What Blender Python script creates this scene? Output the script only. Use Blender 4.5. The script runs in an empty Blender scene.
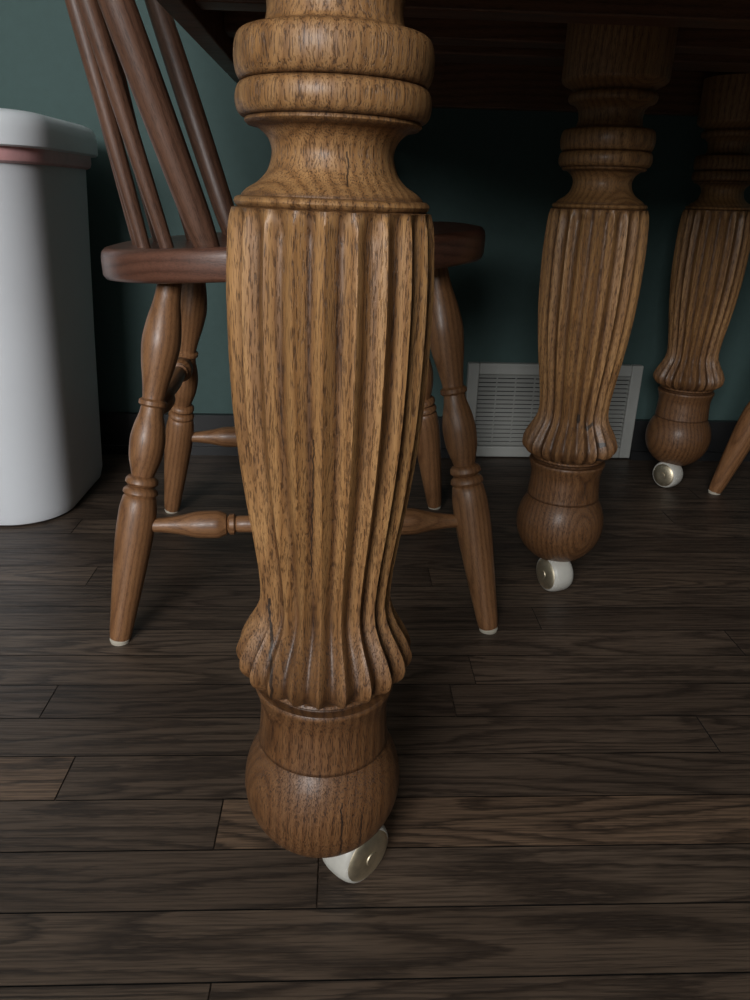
import bpy, bmesh, math, random
from mathutils import Vector, Matrix, Euler
random.seed(7)
YAW=math.radians(2.7); CS=math.cos(YAW); SN=math.sin(YAW)
def W(X,Y): return (X*CS+Y*SN, -X*SN+Y*CS)
scene=bpy.context.scene
col=scene.collection

# ------------------------------------------------------------ node helper
class NT:
    def __init__(s,name):
        s.m=bpy.data.materials.new(name); s.m.use_nodes=True
        s.t=s.m.node_tree; s.t.nodes.clear()
        s.out=s.n('ShaderNodeOutputMaterial'); s.b=s.n('ShaderNodeBsdfPrincipled')
        s.t.links.new(s.b.outputs[0],s.out.inputs[0])
    def n(s,ty,**k):
        x=s.t.nodes.new(ty)
        for a,v in k.items(): setattr(x,a,v)
        return x
    def set(s,inp,v):
        if hasattr(v,'is_output'): s.t.links.new(v,inp)
        else: inp.default_value=v
    def math(s,op,a,b=None,c=None,clamp=False):
        x=s.n('ShaderNodeMath',operation=op,use_clamp=clamp); s.set(x.inputs[0],a)
        if b is not None: s.set(x.inputs[1],b)
        if c is not None: s.set(x.inputs[2],c)
        return x.outputs[0]
    def vm(s,op,a,b=None):
        x=s.n('ShaderNodeVectorMath',operation=op); s.set(x.inputs[0],a)
        if b is not None: s.set(x.inputs[1],b)
        return x
    def noise(s,v,scale=5,detail=3,rough=.5,dist=0):
        x=s.n('ShaderNodeTexNoise'); s.set(x.inputs['Vector'],v)
        x.inputs['Scale'].default_value=scale; x.inputs['Detail'].default_value=detail
        x.inputs['Roughness'].default_value=rough; x.inputs['Distortion'].default_value=dist
        return x.outputs[0]
    def ramp(s,f,pts):
        x=s.n('ShaderNodeValToRGB'); s.set(x.inputs[0],f)
        e=x.color_ramp.elements
        while len(e)<len(pts): e.new(.5)
        for i,(p,c) in enumerate(pts):
            e[i].position=p; e[i].color=(c[0],c[1],c[2],1) if hasattr(c,'__len__') else (c,c,c,1)
        return x.outputs[0]
    def mix(s,f,a,b,mode='MIX'):
        x=s.n('ShaderNodeMix',data_type='RGBA',blend_type=mode)
        s.set(x.inputs[0],f); s.set(x.inputs[6],a); s.set(x.inputs[7],b)
        return x.outputs[2]
    def bump(s,h,strength=.3,dist=.001):
        x=s.n('ShaderNodeBump'); x.inputs['Strength'].default_value=strength
        x.inputs['Distance'].default_value=dist; s.set(x.inputs['Height'],h)
        s.t.links.new(x.outputs[0],s.b.inputs['Normal'])
    def P(s,k,v): s.set(s.b.inputs[k],v)

def c4(c): return (c[0],c[1],c[2],1)
def simple(name,c,rough=.5,metal=0,var=.08,scale=30,bumpk=0):
    m=NT(name); tc=m.n('ShaderNodeTexCoord').outputs['Object']
    n=m.noise(tc,scale,4,.6)
    lo=[x*(1-var) for x in c]; hi=[min(1,x*(1+var)) for x in c]
    m.P('Base Color',m.ramp(n,[(.3,lo),(.7,hi)])); m.P('Roughness',rough); m.P('Metallic',metal)
    if bumpk: m.bump(n,bumpk,.001)
    return m.m

def wood(name,dark,mid,light,off=(.07,.045,0),ring=.0042,rough=.38,pore=.6,axis='Z',shade_wear=None,coat=.25,bump=.25,ringk=.7,grime=False,pscale=1100,pz=.10,crack=False,emin=.45):
    m=NT(name); tc=m.n('ShaderNodeTexCoord').outputs['Object']
    mp=m.n('ShaderNodeMapping'); m.set(mp.inputs[0],tc)
    if axis=='X': mp.inputs['Rotation'].default_value=(0,math.pi/2,0)
    if axis=='Y': mp.inputs['Rotation'].default_value=(math.pi/2,0,0)
    v=mp.outputs[0]
    low=m.vm('MULTIPLY',v,(5,5,2.2)).outputs[0]
    x=m.n('ShaderNodeTexNoise'); m.set(x.inputs['Vector'],low); x.inputs['Scale'].default_value=1; x.inputs['Detail'].default_value=1
    d=m.vm('SUBTRACT',x.outputs['Color'],(.5,.5,.5)).outputs[0]
    d=m.vm('MULTIPLY',d,(.05,.05,0)).outputs[0]
    q=m.vm('ADD',m.vm('ADD',v,off).outputs[0],d).outputs[0]
    q=m.vm('MULTIPLY',q,(1,1,0.0)).outputs[0]
    r=m.vm('LENGTH',q).outputs['Value']
    fz=m.noise(m.vm('MULTIPLY',v,(1,1,.12)).outputs[0],260,2)
    ph=m.math('FRACT',m.math('ADD',m.math('DIVIDE',r,ring),m.math('MULTIPLY',fz,.45)))
    ringc=m.ramp(ph,[(0,dark),(.25,mid),(.6,light),(.88,mid),(1,dark)])
    br=m.noise(m.vm('MULTIPLY',v,(1,1,.25)).outputs[0],35,3)
    colr=m.mix(m.math('MULTIPLY',br,2*(1-ringk),clamp=True),ringc,c4(mid))
    # slow blotchy tone
    bl=m.noise(m.vm('MULTIPLY',v,(1,1,.5)).outputs[0],14,3,.6)
    colr=m.mix(.8,colr,m.ramp(bl,[(.3,(.78,.74,.70)),(.7,(1.08,1.08,1.08))]),'MULTIPLY')
    fb=m.noise(m.vm('MULTIPLY',v,(1,1,.04)).outputs[0],700,3,.6)
    colr=m.mix(.5,colr,m.ramp(fb,[(.3,.6),(.7,1.15)]),'MULTIPLY')
    pv=m.vm('MULTIPLY',v,(1,1,pz)).outputs[0]
    p=m.noise(pv,pscale,2,.6)
    pm=m.ramp(p,[(.53,0.),(.61,1.)])
    early=m.ramp(ph,[(0,1.),(.3,.8),(.6,emin),(1,1.)])
    pf=m.math('MULTIPLY',m.math('MULTIPLY',pm,early),pore)
    dk=[dark[0]*.26,dark[1]*.23,dark[2]*.21]
    colr=m.mix(pf,colr,c4(dk))
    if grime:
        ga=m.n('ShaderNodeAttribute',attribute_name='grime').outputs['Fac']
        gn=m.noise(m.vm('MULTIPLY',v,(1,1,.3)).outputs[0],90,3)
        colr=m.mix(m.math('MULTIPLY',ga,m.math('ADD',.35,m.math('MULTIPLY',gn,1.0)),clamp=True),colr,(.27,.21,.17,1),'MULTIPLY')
    sp=m.n('ShaderNodeSeparateXYZ'); m.set(sp.inputs[0],tc)
    if shade_wear:
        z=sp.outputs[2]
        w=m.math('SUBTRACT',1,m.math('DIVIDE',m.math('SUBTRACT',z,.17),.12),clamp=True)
        colr=m.mix(m.math('MULTIPLY',w,shade_wear),colr,(.34,.27,.26,1),'MULTIPLY')  # darker towards the foot: shading painted into the colour, plus dirt and finish wear
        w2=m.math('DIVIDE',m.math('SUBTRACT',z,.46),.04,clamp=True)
        colr=m.mix(m.math('MULTIPLY',w2,.30),colr,(.45,.40,.38,1),'MULTIPLY')  # separate tint: darker towards the neck and top
    h=m.math('SUBTRACT',m.math('MULTIPLY',fb,.4),pf)
    if crack:
        wn=m.noise(m.vm('MULTIPLY',v,(0,0,1)).outputs[0],60,3,.6)
        for (cx,wid,z0,z1,k) in ((.0085,.0005,.02,.112,.010),(-.036,.0009,.188,.245,.008),(.022,.0004,.060,.100,.006),(.004,.0004,.484,.500,.008),(-.012,.00035,.27,.36,.006)):
            dx=m.math('ABSOLUTE',m.math('SUBTRACT',sp.outputs[0],m.math('ADD',cx-.5*k,m.math('MULTIPLY',wn,k))))
            a=m.math('LESS_THAN',dx,wid)
            a=m.math('MULTIPLY',a,m.math('LESS_THAN',sp.outputs[1],0))
            a=m.math('MULTIPLY',a,m.math('MULTIPLY',m.math('GREATER_THAN',sp.outputs[2],z0),m.math('LESS_THAN',sp.outputs[2],z1)))
            colr=m.mix(m.math('MULTIPLY',a,.85),colr,(.012,.007,.005,1))
    m.P('Base Color',colr); m.P('Roughness',m.ramp(br,[(.2,rough-.08),(.8,rough+.1)]))
    m.P('Coat Weight',coat); m.P('Coat Roughness',.28)
    m.bump(h,bump,.0006)
    return m.m

M_oak=wood('oak_honey',(.24,.112,.038),(.39,.198,.072),(.49,.268,.106),shade_wear=.85,pore=.88,rough=.50,coat=.16,bump=.6,grime=True,ring=.0065,crack=True,pscale=1350,pz=.085,emin=.6,ringk=.75)
M_chair=wood('chair_wood',(.17,.074,.031),(.28,.132,.057),(.33,.165,.075),off=(.03,.05,0),ring=.006,rough=.40,pore=.5,coat=.18,pscale=1500)
M_seat=wood('chair_seat_wood',(.08,.032,.020),(.135,.057,.036),(.17,.074,.047),off=(.03,.2,0),ring=.01,rough=.34,pore=.4,axis='X')
M_post=wood('chair_back_wood',(.08,.036,.021),(.14,.067,.041),(.175,.088,.056),off=(.02,.1,0),ring=.006,rough=.44,pore=.6,coat=.12)
M_tab=wood('table_wood',(.10,.045,.023),(.17,.080,.041),(.21,.10,.052),off=(.1,.3,0),ring=.008,rough=.45,pore=.5,axis='X',coat=.1)
M_white=simple('caster_white',(.54,.52,.47),.38)
M_brass=simple('caster_brass',(.78,.68,.50),.48,1,.2,60)
M_steel=simple('caster_steel',(.45,.43,.4),.35,1)
M_glide=simple('glide_nylon',(.55,.50,.41),.5)
M_bin=simple('bin_plastic',(.74,.76,.80),.45,0,.02,8)
M_lid=simple('bin_lid_plastic',(.86,.89,.93),.35,0,.02,8)
M_bag=simple('bin_liner',(.78,.42,.42),.3,0,.15,20)
M_wall=simple('wall_paint_teal',(.048,.089,.084),.75,0,.05,60,.05)
M_base=simple('baseboard_paint',(.016,.016,.017),.4,0,.1,20)
M_ceil=simple('ceiling_paint',(.7,.7,.68),.8,0,.02,20)
M_vent=simple('vent_paint',(.40,.40,.375),.45,0,.04,40)
M_black=simple('vent_duct_dark',(.02,.02,.02),.9)
M_trim=simple('window_trim_paint',(.75,.75,.73),.5)

# floor
m=NT('floor_planks_dark_oak')
tc=m.n('ShaderNodeTexCoord').outputs['Object']
at=m.n('ShaderNodeAttribute',attribute_name='pid')
offv=m.vm('MULTIPLY',at.outputs['Color'],(37,23,11)).outputs[0]
b=m.vm('ADD',m.vm('MULTIPLY',tc,(1,1,1)).outputs[0],offv).outputs[0]
cath=m.noise(m.vm('MULTIPLY',b,(1.3,13,1)).outputs[0],1,2,.45,.3)
wob=m.noise(m.vm('MULTIPLY',b,(50,420,1)).outputs[0],1,2,.5)
lines=m.math('FRACT',m.math('ADD',m.math('MULTIPLY',cath,17),m.math('MULTIPLY',wob,.7)))
lc=m.ramp(lines,[(0,.0),(.15,.35),(.4,.95),(.8,1.),(1,.0)])
fine=m.noise(m.vm('MULTIPLY',b,(14,520,1)).outputs[0],1,3,.65)
pore=m.ramp(fine,[(.44,0.),(.6,1.)])
sep=m.n('ShaderNodeSeparateColor'); m.set(sep.inputs[0],at.outputs['Color'])
base=m.ramp(sep.outputs[0],[(0,(.084,.058,.042)),(.5,(.118,.082,.058)),(.8,(.144,.101,.072)),(1,(.205,.130,.083))])
cc=m.mix(m.math('MULTIPLY',m.math('SUBTRACT',1,lc),.78),base,(.019,.013,.010,1))
cc=m.mix(m.math('MULTIPLY',pore,.62),cc,(.026,.018,.014,1))
cl=m.noise(m.vm('MULTIPLY',b,(3,14,1)).outputs[0],1,4)
cc=m.mix(.7,cc,m.ramp(cl,[(.3,.62),(.7,1.1)]),'MULTIPLY')
m.P('Base Color',cc); m.P('Roughness',m.ramp(fine,[(.3,.38),(.7,.54)]))
m.P('Specular IOR Level',.42)
m.bump(m.math('ADD',m.math('MULTIPLY',lc,.5),m.math('MULTIPLY',m.math('SUBTRACT',1,pore),.5)),.35,.0006)
M_floor=m.m

# ------------------------------------------------------------ mesh helpers
def mkobj(name,verts,faces,mat,parent=None,smooth=True,sharp=None):
    me=bpy.data.meshes.new(name); me.from_pydata(verts,[],faces); me.update()
    me.materials.append(mat)
    if smooth:
        me.polygons.foreach_set('use_smooth',[True]*len(me.polygons))
        if sharp: me.set_sharp_from_angle(angle=math.radians(sharp))
    o=bpy.data.objects.new(name,me); col.objects.link(o)
    if parent: o.parent=parent
    return o
def empty(name,loc,rz=0):
    e=bpy.data.objects.new(name,None); col.objects.link(e); e.location=loc; e.rotation_euler=(0,0,rz)
    e.empty_display_size=.1; return e
def box(name,lo,hi,mat,parent=None,bev=.0):
    bm=bmesh.new(); bmesh.ops.create_cube(bm,size=1)
    for v in bm.verts:
        v.co=Vector([(lo[i]+hi[i])/2+v.co[i]*(hi[i]-lo[i]) for i in range(3)])
    if bev: bmesh.ops.bevel(bm,geom=bm.edges[:],offset=bev,segments=2,affect='EDGES',profile=.5)
    me=bpy.data.meshes.new(name); bm.to_mesh(me); bm.free(); me.materials.append(mat)
    o=bpy.data.objects.new(name,me); col.objects.link(o)
    if parent: o.parent=parent
    return o
def pchip(pts,step):
    out=[]
    n=len(pts)
    for i in range(n-1):
        z0,r0=pts[i]; z1,r1=pts[i+1]; h=z1-z0
        def slope(k):
            if k==0: return (pts[1][1]-pts[0][1])/(pts[1][0]-pts[0][0])
            if k==n-1: return (pts[-1][1]-pts[-2][1])/(pts[-1][0]-pts[-2][0])
            a=(pts[k][1]-pts[k-1][1])/(pts[k][0]-pts[k-1][0]); c=(pts[k+1][1]-pts[k][1])/(pts[k+1][0]-pts[k][0])
            return 0 if a*c<=0 else 2*a*c/(a+c)
        m0,m1=slope(i),slope(i+1)
        k=max(1,int(math.ceil(h/step)))
        for j in range(k):
            t=j/k
            out.append((z0+h*t,(2*t**3-3*t*t+1)*r0+(t**3-2*t*t+t)*h*m0+(-2*t**3+3*t*t)*r1+(t**3-t*t)*h*m1))
    out.append(pts[-1]); return out
def lathe_mesh(prof,segs,rfun=None,caps=True):
    V=[];F=[]
    for z,r in prof:
        for s in range(segs):
            a=2*math.pi*s/segs
            rr=rfun(z,r,a) if rfun else r
            V.append((rr*math.cos(a),rr*math.sin(a),z))
    n=len(prof)
    for i in range(n-1):
        for s in range(segs):
            t=(s+1)%segs
            F.append((i*segs+s,i*segs+t,(i+1)*segs+t,(i+1)*segs+s))
    if caps:
        F.append(tuple(reversed(range(segs)))); F.append(tuple(range((n-1)*segs,n*segs)))
    return V,F
def rod(name,p0,p1,prof,mat,parent,segs=28,sharp=45,flat=None):
    p0=Vector(p0);p1=Vector(p1);L=(p1-p0).length
    V,F=lathe_mesh([(t*L,r) for t,r in prof],segs)
    if flat: V=[(x*flat[0],y*flat[1],z) for x,y,z in V]
    o=mkobj(name,V,F,mat,parent,True,sharp)
    o.location=p0; o.rotation_mode='QUATERNION'
    o.rotation_quaternion=Vector((0,0,1)).rotation_difference((p1-p0).normalized())
    return o

# ------------------------------------------------------------ table leg
def arc(zc,hh,r0,R,n=14):
    return [(zc-hh*math.cos(math.pi*i/n), r0+(R-r0)*math.sin(math.pi*i/n)**.8) for i in range(n+1)]
prof=[]
Rb=.0555;zb=.0915
for i in range(24):
    a=-math.pi/2+.22+(math.pi*.5-.22+.66)*i/23
    prof.append((zb+Rb*math.sin(a)*(1.05 if a>0 else 1),Rb*math.cos(a)))
zt=prof[-1][0]; rt=prof[-1][1]
prof+=[(zt+.0008,rt+.0010),(zt+.0022,rt+.0014)]
prof+=pchip([(zt+.004,rt+.0010),(.143,.0438),(.157,.0432),(.167,.0450),(.1730,.0468)],.003)
prof+=[(.1750,.0472),(.1765,.0462),(.1770,.0410),(.1780,.0402),(.1790,.0405),(.1800,.0435),(.1815,.0448),(.1830,.0440)]
Z0=.1836; Z1=.4726
fl=pchip([(Z0,.0450),(.1865,.0510),(.1900,.0553),(.194,.0578),(.1990,.0587),(.206,.0568),(.214,.0530),(.224,.0472),(.234,.0432),(.243,.0420),(.255,.0427),(.272,.0447),(.306,.0497),(.339,.0537),(.37,.0562),(.40,.0572),(.426,.0574),(.45,.0564),(.466,.0550),(Z1,.0532)],.0026)
prof+=fl
prof+= [(.4732,.0500),(.4740,.0512),(.4757,.0520),(.4774,.0513),(.4782,.0500),(.4786,.0480)]
prof+=pchip([(.4794,.0478),(.482,.0450),(.486,.0385),(.4925,.0335),(.500,.0318),(.505,.0330),(.509,.0362),(.5115,.0400)],.0015)
prof+= [(.5120,.0440),(.5136,.0456),(.5150,.0452)]
prof+=arc(.5232,.0079,.0450,.0500)
prof+=arc(.5420,.0110,.0452,.0502)
prof+= [(.5535,.0430),(.5545,.0375)]+pchip([(.556,.0350),(.563,.0335),(.571,.0345),(.576,.0385)],.002)
prof+=arc(.5830,.0055,.0415,.0465,8)+[(.5895,.0420),(.592,.0440),(.5955,.0520),(.598,.0548),(.601,.0555),(.66,.0555)]
NF=22; SEG=NF*16
def fdepth(z):
    if z<Z0-.0001 or z>Z1+.0001: return 0
    if z<.21: d=.0070
    elif z<.25: d=.0070-(z-.21)/.04*.0020
    else: d=.0050+(z-.25)/.2*.0004
    if z<.192: d*=.55+.45*(z-Z0)/(.192-Z0)
    if z>.462: d*=max(0,1-((z-.462)/.0108))**.5
    return d
def fs(a):
    s=abs(math.sin(NF*a/2)); return s**1.35
def flute(z,r,a):
    return r-fdepth(z)*fs(a)
V,F=lathe_mesh(prof,SEG,flute)
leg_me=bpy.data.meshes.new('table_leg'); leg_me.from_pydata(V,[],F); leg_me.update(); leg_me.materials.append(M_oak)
leg_me.polygons.foreach_set('use_smooth',[True]*len(leg_me.polygons)); leg_me.set_sharp_from_angle(angle=math.radians(45))
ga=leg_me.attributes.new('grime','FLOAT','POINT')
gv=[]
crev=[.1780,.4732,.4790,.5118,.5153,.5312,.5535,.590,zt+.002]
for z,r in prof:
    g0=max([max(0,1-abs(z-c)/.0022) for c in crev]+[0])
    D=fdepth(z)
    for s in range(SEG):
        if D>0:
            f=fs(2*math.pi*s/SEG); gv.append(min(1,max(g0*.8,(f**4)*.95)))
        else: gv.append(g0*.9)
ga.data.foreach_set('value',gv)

def caster(parent,loc,ang,idx,side):
    cx,cy=loc
    ax=Vector((math.cos(ang),math.sin(ang),0)); R=.0250; H=.0140
    off=Vector((side[0],side[1],0))
    c=Vector((cx,cy,R))+off
    pr=[(-H,.0195),(-H-.0005,.0208),(-H+.0005,.0224),(-H+.004,.0240),(-.005,.0249),(0,.0250),(.005,.0249),(H-.004,.0240),(H-.0005,.0224),(H+.0005,.0208),(H,.0195)]
    q=Vector((0,0,1)).rotation_difference(ax)
    def put(nm,pf,mat,sg=48):
        Vv,Ff=lathe_mesh(pf,sg); o=mkobj(nm,Vv,Ff,mat,parent,True,50)
        o.location=c;o.rotation_mode='QUATERNION';o.rotation_quaternion=q; return o
    put('caster_wheel_%d'%idx,pr,M_white)
    hp=[(H+.0050,.0025),(H+.0049,.005),(H+.0042,.0055),(H+.0044,.0085),(H+.0037,.0130),(H+.0024,.0170),(H+.0008,.0203),(H-.0008,.0212)]
    put('caster_hub_%d'%idx,[(-z,r) for z,r in hp]+[(z,r) for z,r in reversed(hp)],M_brass)
    rod('caster_stem_%d'%idx,(cx,cy,.0365),(cx,cy,.050),[(0,.011),(.2,.013),(.8,.011),(1,.009)],M_steel,parent,20)
    top=Vector((cx,cy,.046))
    hv=[];hf=[]
    nseg=8;w=.006
    perp=Vector((-ax.y,ax.x,0))
    for sgn in (-1,):
        b0=len(hv)
        e=c+ax*sgn*(H+.0055)
        for i in range(nseg+1):
            t=i/nseg
            p=top.lerp(e,t); p.z=top.z+(e.z-top.z)*(t**2.0)
            for dd in ((-w,0),(w,0)):
                hv.append(tuple(p+perp*dd[0]))
            hv.append(tuple(p+perp*w+ax*sgn*.0018)); hv.append(tuple(p-perp*w+ax*sgn*.0018))
        for i in range(nseg):
            a=b0+i*4;bb=a+4
            for k in range(4):
                hf.append((a+k,a+(k+1)%4,bb+(k+1)%4,bb+k))
        hf.append((b0,b0+1,b0+2,b0+3)); e0=b0+nseg*4; hf.append((e0,e0+1,e0+2,e0+3))
    mkobj('caster_horn_%d'%idx,hv,hf,M_brass,parent,True,40)

tx,ty=.2977,.857
T=empty('dining_table',(tx,ty,0))
l1=W(-.0340,.43); l2=W(.243,.908); l3=W(.545,1.31)
legs=[l1,l2,l3,(l3[0],l1[1]),(l1[0],l3[1])]
casts=[(math.radians(-47),(.0255,-.002)),(math.radians(200),(-.004,-.020)),(math.radians(215),(-.014,-.018)),(.6,(.0,.02)),(1.2,(.01,.02))]
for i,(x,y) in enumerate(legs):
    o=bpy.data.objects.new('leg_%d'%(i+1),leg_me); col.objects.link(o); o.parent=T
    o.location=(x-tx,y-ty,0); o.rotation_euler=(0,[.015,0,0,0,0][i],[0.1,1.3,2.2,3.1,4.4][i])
    caster(T,(x-tx,y-ty),casts[i][0],i+1,casts[i][1])
def rrect(hx,hy,r,n=8):
    P=[]
    for cx,cy,a0 in ((hx-r,hy-r,0),(-hx+r,hy-r,90),(-hx+r,-hy+r,180),(hx-r,-hy+r,270)):
        for i in range(n+1):
            a=math.radians(a0+90*i/n); P.append((cx+r*math.cos(a),cy+r*math.sin(a)))
    return P
def loft(name,secs,mat,parent,smooth=True,sharp=40,cap=(True,True)):
    V=[];F=[];n=len(secs[0][1])
    for z,P in secs:
        for p in P: V.append((p[0],p[1],z))
    for i in range(len(secs)-1):
        for s in range(n):
            t=(s+1)%n; F.append((i*n+s,i*n+t,(i+1)*n+t,(i+1)*n+s))
    if cap[0]: F.append(tuple(reversed(range(n))))
    if cap[1]: F.append(tuple(range((len(secs)-1)*n,len(secs)*n)))
    return mkobj(name,V,F,mat,parent,smooth,sharp)
HX,HY=.465,.535
loft('tabletop',[(z,rrect(HX+d,HY+d,.07)) for z,d in ((.690,0),(.693,.006),(.70,.012),(.712,.014),(.722,.010),(.728,.002),(.730,-.004))],M_tab,T)
ax0,ay0=.455,.505
for nm,lo,hi in (('apron_left',(-ax0,-ay0,.625),(-ax0+.022,ay0,.690)),('apron_right',(ax0-.022,-ay0,.625),(ax0,ay0,.690)),
                 ('apron_front',(-ax0+.022,-ay0,.625),(ax0-.022,-ay0+.022,.690)),('apron_back',(-ax0+.022,ay0-.022,.615),(ax0-.022,ay0,.690))):
    box(nm,lo,hi,M_tab,T,.002)
for i,(yy,z0) in enumerate(((-.28,.655),(-.20,.65),(-.055,.636),(.13,.645),(.19,.64),(.27,.648))):
    box('slide_rail_%d'%(i+1),(-ax0+.022,yy-.018,z0),(ax0-.022,yy+.018,.690),M_tab,T,.002)

# ------------------------------------------------------------ chair
LEGP=[(0,.0125),(.05,.0135),(.12,.0185),(.17,.0205),(.22,.0185),(.28,.0140),(.315,.0118),(.32,.0118),(.326,.0150),(.336,.0150),(.342,.0120),(.36,.0130),(.40,.0172),(.435,.0190),(.47,.0182),(.51,.0145),(.53,.0120)]
def legprof():
    a=pchip(LEGP[:7],.012)+LEGP[7:11]+pchip(LEGP[11:],.012)
    a+=[(.533,.0150),(.540,.0175),(.550,.0178),(.557,.0150),(.560,.0130)]
    a+=[(.563,.0160),(.570,.0185),(.578,.0190),(.584,.0170),(.587,.0165)]
    a+=pchip([(.59,.0180),(.63,.0205),(.68,.0208),(.80,.0182),(.92,.0145),(.99,.0120),(1.0,.0110)],.02)
    return a
def dshape(n,hxf,hxb,hy):
    P=[]
    for i in range(n):
        a=2*math.pi*i/n; c,s=math.cos(a),math.sin(a)
        e=.62 if c>0 else .86
        P.append(((hxf if c>0 else hxb)*math.copysign(abs(c)**e,c),hy*math.copysign(abs(s)**(.72),s)*(1-.04*max(0,-c))))
    return P
BXC=-.200
def backbase(u): return BXC+.098*abs(u)**1.7, .150*u
def backtop(u): 
    bx,by=backbase(u); return (-.283+.030*abs(u)**1.7), by*1.42
def chair(name,loc,rz):
    C=empty(name,loc,rz)
    tilt=.028/.38
    def zt(x): return .438+tilt*x
    V=[];F=[];n=72
    rings=[]
    for sc,dz in ((.0,-.033),(.6,-.033),(.965,-.033),(.988,-.032),(.998,-.028),(1.,-.018),(1.,-.009),(.995,-.004),(.982,-.001),(.96,0),(.90,-.0005),(.75,-.006),(.55,-.010),(.3,-.010),(.0,-.009)):
        base=dshape(n,.198,.236,.200)
        R=[(p[0]*max(sc,.001),p[1]*max(sc,.001)) for p in base]; rings.append([(x,y,zt(x)+dz) for x,y in R])
    for R in rings: V+=R
    for i in range(len(rings)-1):
        for s in range(n):
            t=(s+1)%n; F.append((i*n+s,i*n+t,(i+1)*n+t,(i+1)*n+s))
    mkobj('seat',V,F,M_seat,C,True,60)
    LP=legprof(); ends=[]
    k=0
    for sx in (-1,1):
        for sy in (-1,1):
            k+=1
            tx_=-.150 if sx<0 else .132
            top=Vector((tx_,sy*.112,zt(tx_)-.031)); foot=Vector((.212*sx-(.012 if sx<0 else .006),.192*sy,.004))
            rod('leg_%d'%k,top,foot,LP,M_chair,C,32)
            rod('glide_%d'%k,foot+Vector((0,0,.002)),foot-Vector((0,0,.004)),[(0,.0095),(.3,.0115),(1,.0105)],M_glide,C,20)
            ends.append((top,foot))
    def at(i,z):
        a,b=ends[i]; t=(a.z-z)/(a.z-b.z); return a.lerp(b,t)
    SP=pchip([(0,.0075),(.06,.0080),(.12,.0105),(.19,.0155),(.235,.0158),(.262,.0120)],.012)+[(.264,.0085),(.272,.0120),(.284,.0120),(.290,.0085)]+pchip([(.295,.0095),(.5,.0115),(.705,.0095)],.03)
    SP+=[(1-t,r) for t,r in reversed(SP) if t<.293]
    rod('stretcher_1',at(0,.133),at(2,.133),SP,M_chair,C,24)
    rod('stretcher_2',at(1,.133),at(3,.133),SP,M_chair,C,24)
    rod('stretcher_3',at(0,.255),at(1,.255),SP,M_chair,C,24)
    tops=[]
    for i in range(7):
        u=-1+2*i/6
        bx,by=backbase(u); tpx,tpy=backtop(u)
        b=Vector((bx,by,zt(bx)-.012)); t=Vector((tpx,tpy,.905))
        if abs(u)>.9: pr=pchip([(0,.0115),(.08,.0145),(.35,.0155),(.7,.0130),(1,.0100)],.05)
        else: pr=pchip([(0,.0072),(.15,.0084),(.45,.0098),(.75,.0080),(1,.0060)],.05)
        rod('spindle_%d'%(i+1),b,t,pr,M_post,C,20)
        tops.append(t)
    N=30
    V=[];F=[]
    for i in range(N+1):
        u=-1.12+2.24*i/N
        bx,by=backtop(u)
        hgt=.042*(1-.28*abs(u)**3)
        zc=.925
        for dx,dz in ((-.010,-hgt),(.010,-hgt),(.013,0),(.006,hgt),(-.006,hgt),(-.013,0)):
            V.append((bx+dx-.3*dz*.6,by,zc+dz))
    for i in range(N):
        for s in range(6):
            t=(s+1)%6; F.append((i*6+s,i*6+t,(i+1)*6+t,(i+1)*6+s))
    F.append(tuple(range(6))); F.append(tuple(range(N*6,N*6+6)))
    mkobj('crest_rail',V,F,M_post,C,True,35)
    return C
cx,cy=W(-.085,.95)
chair('dining_chair',(cx,cy,0),math.radians(6-2.7))
cx,cy=W(.835,1.095)
chair('dining_chair',(cx,cy,0),math.radians(183))

# ------------------------------------------------------------ bin
bx0=W(-.644,1.175)
B=empty('trash_can',(bx0[0],bx0[1],0),math.radians(0))
secs=[]
for z,hx,hy,r in ((.000,.150,.136,.075),(.004,.156,.142,.078),(.02,.160,.146,.08),(.25,.170,.157,.085),(.49,.182,.169,.088),(.511,.183,.170,.088),(.512,.187,.175,.090),(.53,.188,.176,.090)):
    secs.append((z,rrect(hx,hy,r,14)))
loft('bin_body',secs,M_bin,B)
loft('bin_liner',[(.508,rrect(.1840,.1710,.088,14)),(.511,rrect(.189,.177,.090,14)),(.517,rrect(.1905,.1785,.090,14)),(.534,rrect(.1905,.1785,.090,14))],M_bag,B,cap=(False,False))
loft('bin_lid',[(z+.003,rrect(.201+d,.187+d,.096+d,14)) for z,d in ((.524,-.003),(.526,0),(.545,.001),(.556,-.001),(.563,-.006),(.567,-.016),(.568,-.03),(.566,-.036),(.565,-.05))],M_lid,B)

# ------------------------------------------------------------ room
WY=1.433; XL,XR,YB,ZC=-2.3,2.4,-2.6,2.45
def wallbox(name,lo,hi,mat): return box(name,lo,hi,mat)
wallbox('wall_back',(XL-.1,WY,0),(XR+.1,WY+.1,ZC),M_wall)
wallbox('wall_right',(XR,YB,0),(XR+.1,WY,ZC),M_wall)
wallbox('wall_left',(XL-.1,YB,0),(XL,WY,ZC),M_wall)
wallbox('ceiling',(XL-.1,YB-.1,ZC),(XR+.1,WY+.1,ZC+.1),M_ceil)
wx0,wx1,wz0,wz1=-2.0,-.4,.95,2.15
bm=bmesh.new()
def addb(lo,hi):
    r=bmesh.ops.create_cube(bm,size=1)
    for v in r['verts']: v.co=Vector([(lo[i]+hi[i])/2+v.co[i]*(hi[i]-lo[i]) for i in range(3)])
addb((XL-.1,YB-.1,0),(wx0,YB,ZC)); addb((wx1,YB-.1,0),(XR+.1,YB,ZC)); addb((wx0,YB-.1,0),(wx1,YB,wz0)); addb((wx0,YB-.1,wz1),(wx1,YB,ZC))
me=bpy.data.meshes.new('wall_front'); bm.to_mesh(me); bm.free(); me.materials.append(M_wall)
col.objects.link(bpy.data.objects.new('wall_front',me))
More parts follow.
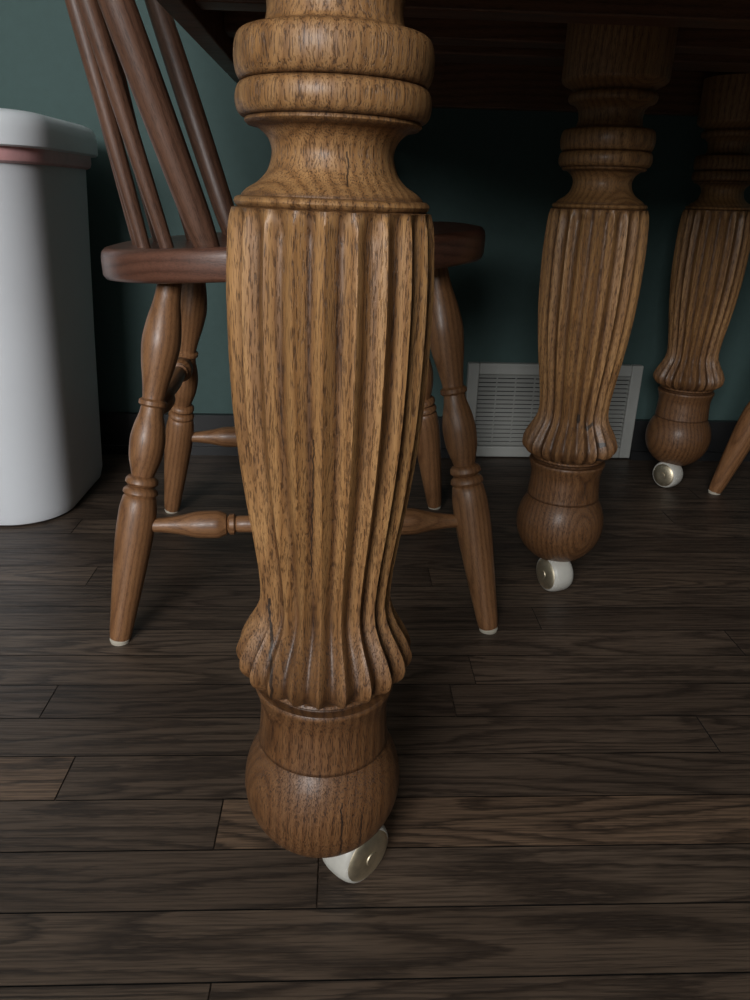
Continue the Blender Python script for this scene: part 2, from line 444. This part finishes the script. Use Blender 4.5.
Wn=empty('window_1',((wx0+wx1)/2,YB-.05,(wz0+wz1)/2))
hw,hh=(wx1-wx0)/2,(wz1-wz0)/2
for nm,lo,hi in (('frame_l',(-hw,-.04,-hh),(-hw+.05,.04,hh)),('frame_r',(hw-.05,-.04,-hh),(hw,.04,hh)),('frame_b',(-hw+.05,-.04,-hh),(hw-.05,.04,-hh+.05)),('frame_t',(-hw+.05,-.04,hh-.05),(hw-.05,.04,hh)),('mullion',(-.02,-.03,-hh+.05),(.02,.03,hh-.05))):
    box(nm,lo,hi,M_trim,Wn,.003)
vx0,vx1=W(.168,1.44)[0],W(.515,1.45)[0]
vc=(vx0+vx1)/2; vhw=.170; vx0,vx1=vc-vhw,vc+vhw
bm=bmesh.new()
addb((XL,WY-.014,0),(vx0-.001,WY,.080)); addb((vx1+.001,WY-.014,0),(XR,WY,.080))
addb((XL,WY-.020,0),(vx0-.001,WY-.014,.018)); addb((vx1+.001,WY-.020,0),(XR,WY-.014,.018))
me=bpy.data.meshes.new('baseboard_back'); bm.to_mesh(me); bm.free(); me.materials.append(M_base)
col.objects.link(bpy.data.objects.new('baseboard_back',me))
box('baseboard_left',(XL,YB,0),(XL+.014,WY-.02,.08),M_base)
box('baseboard_right',(XR-.014,YB,0),(XR,WY-.02,.08),M_base)
box('baseboard_front',(XL+.014,YB,0),(XR-.014,YB+.014,.08),M_base)
VZ=.190
G=empty('vent_grille',(vc,WY,0))
fw=.022
for nm,lo,hi in (('frame_l',(-vhw,-.016,.002),(-vhw+fw,0,VZ)),('frame_r',(vhw-fw,-.016,.002),(vhw,0,VZ)),('frame_b',(-vhw+fw,-.016,.002),(vhw-fw,0,.002+fw)),('frame_t',(-vhw+fw,-.016,VZ-fw),(vhw-fw,0,VZ))):
    box(nm,lo,hi,M_vent,G,.0025)
box('duct_back',(-vhw+fw,-.0015,.002+fw),(vhw-fw,-.0005,VZ-fw),M_black,G)
bm=bmesh.new()
z=.002+fw+.004
while z<VZ-fw-.002:
    r=bmesh.ops.create_cube(bm,size=1)
    for v in r['verts']:
        p=Vector((v.co.x*(2*vhw-2*fw),v.co.y*.009,v.co.z*.0010)); p.rotate(Euler((math.radians(28),0,0))); v.co=p+Vector((0,-.008,z))
    z+=.0085
for i in range(1,8):
    x=-vhw+fw+i*(2*vhw-2*fw)/8
    r=bmesh.ops.create_cube(bm,size=1)
    for v in r['verts']: v.co=Vector((x+v.co.x*.0015,-.006+v.co.y*.006,(VZ+.002)/2+v.co.z*(VZ-2*fw)))
me=bpy.data.meshes.new('louvers'); bm.to_mesh(me); bm.free(); me.materials.append(M_vent)
o=bpy.data.objects.new('louvers',me); col.objects.link(o); o.parent=G

# floor planks
PW=.054; V=[];F=[];ids=[]
g=.0006
k0=math.ceil((.395-YB)/PW)
joints={0:(-.016,.30,.72),1:(-.099,.35,.99),2:(-.241,.97,.45),-1:(.42,.5,.6),-2:(-.083,.6,.4),3:(.36,.45,.3)}
def addq(xa,xb,ya,yb,z,idc):
    i=len(V); V.extend([(xa,ya,z),(xb,ya,z),(xb,yb,z),(xa,yb,z)]); F.append((i,i+1,i+2,i+3)); ids.append(idc)
for row in range(-k0,60):
    yy=.395+row*PW
    if yy>WY: break
    cuts=[]
    if row in joints:
        j=joints[row][0]; cuts=[j]
        x=j
        while x>XL: x-=random.uniform(.6,1.25); cuts.insert(0,x)
        x=j
        while x<XR: x+=random.uniform(.85,1.25); cuts.append(x)
    else:
        x=XL-random.random()*.9; cuts=[x]
        while x<XR: x+=random.uniform(.4,1.25); cuts.append(x)
    for xa,xb in zip(cuts[:-1],cuts[1:]):
        lo,hi=max(xa,XL),min(xb,XR)
        if hi<=lo: continue
        c=[random.random(),random.random(),random.random()]
        if row in joints:
            if abs(xb-joints[row][0])<1e-6: c[0]=joints[row][1]
            if abs(xa-joints[row][0])<1e-6: c[0]=joints[row][2]
        else: c[0]*=.85
        y1=min(yy+PW,WY)
        addq(lo+g,hi-g,yy+g,y1-g,0,c)
        addq(lo-g,hi+g,yy-g,yy+g,-.0015,(0,0,0))
        addq(hi-g,hi+g,yy+g,y1-g,-.0015,(0,0,0))
me=bpy.data.meshes.new('floor'); me.from_pydata(V,[],F); me.update()
ca=me.color_attributes.new('pid','FLOAT_COLOR','CORNER')
for p in me.polygons:
    for li in p.loop_indices: ca.data[li].color=(*ids[p.index],1)
me.materials.append(M_floor)
fo=bpy.data.objects.new('floor',me); col.objects.link(fo)
box('subfloor',(XL-.1,YB-.1,-.06),(XR+.1,WY+.1,-.002),M_black)

# ------------------------------------------------------------ light
def area(name,loc,rot,sx,sy,e,c):
    l=bpy.data.lights.new(name,'AREA'); l.shape='RECTANGLE'; l.size=sx;l.size_y=sy;l.energy=e;l.color=c
    o=bpy.data.objects.new(name,l); col.objects.link(o); o.location=loc; o.rotation_euler=rot; return o
area('window_daylight',((wx0+wx1)/2,YB-.02,(wz0+wz1)/2),(math.radians(90),0,math.radians(0)),1.5,1.1,106,(1.0,.995,.985))
w=bpy.data.worlds.new('World'); scene.world=w; w.use_nodes=True
w.node_tree.nodes['Background'].inputs[0].default_value=(.7,.85,1,1); w.node_tree.nodes['Background'].inputs[1].default_value=.8

# ------------------------------------------------------------ camera
cam=bpy.data.cameras.new('camera'); co=bpy.data.objects.new('camera',cam); col.objects.link(co)
cam.sensor_fit='VERTICAL'; cam.sensor_height=24; cam.lens=24*751/1000; cam.clip_start=.02
R=Matrix.Rotation(-YAW,4,'Z')@Matrix.Rotation(math.radians(90-22),4,'X')@Matrix.Rotation(math.radians(1.5),4,'Z')
co.matrix_world=Matrix.Translation((0,0,.48))@R
scene.camera=co
scene.view_settings.view_transform='Standard'
scene.view_settings.exposure=0
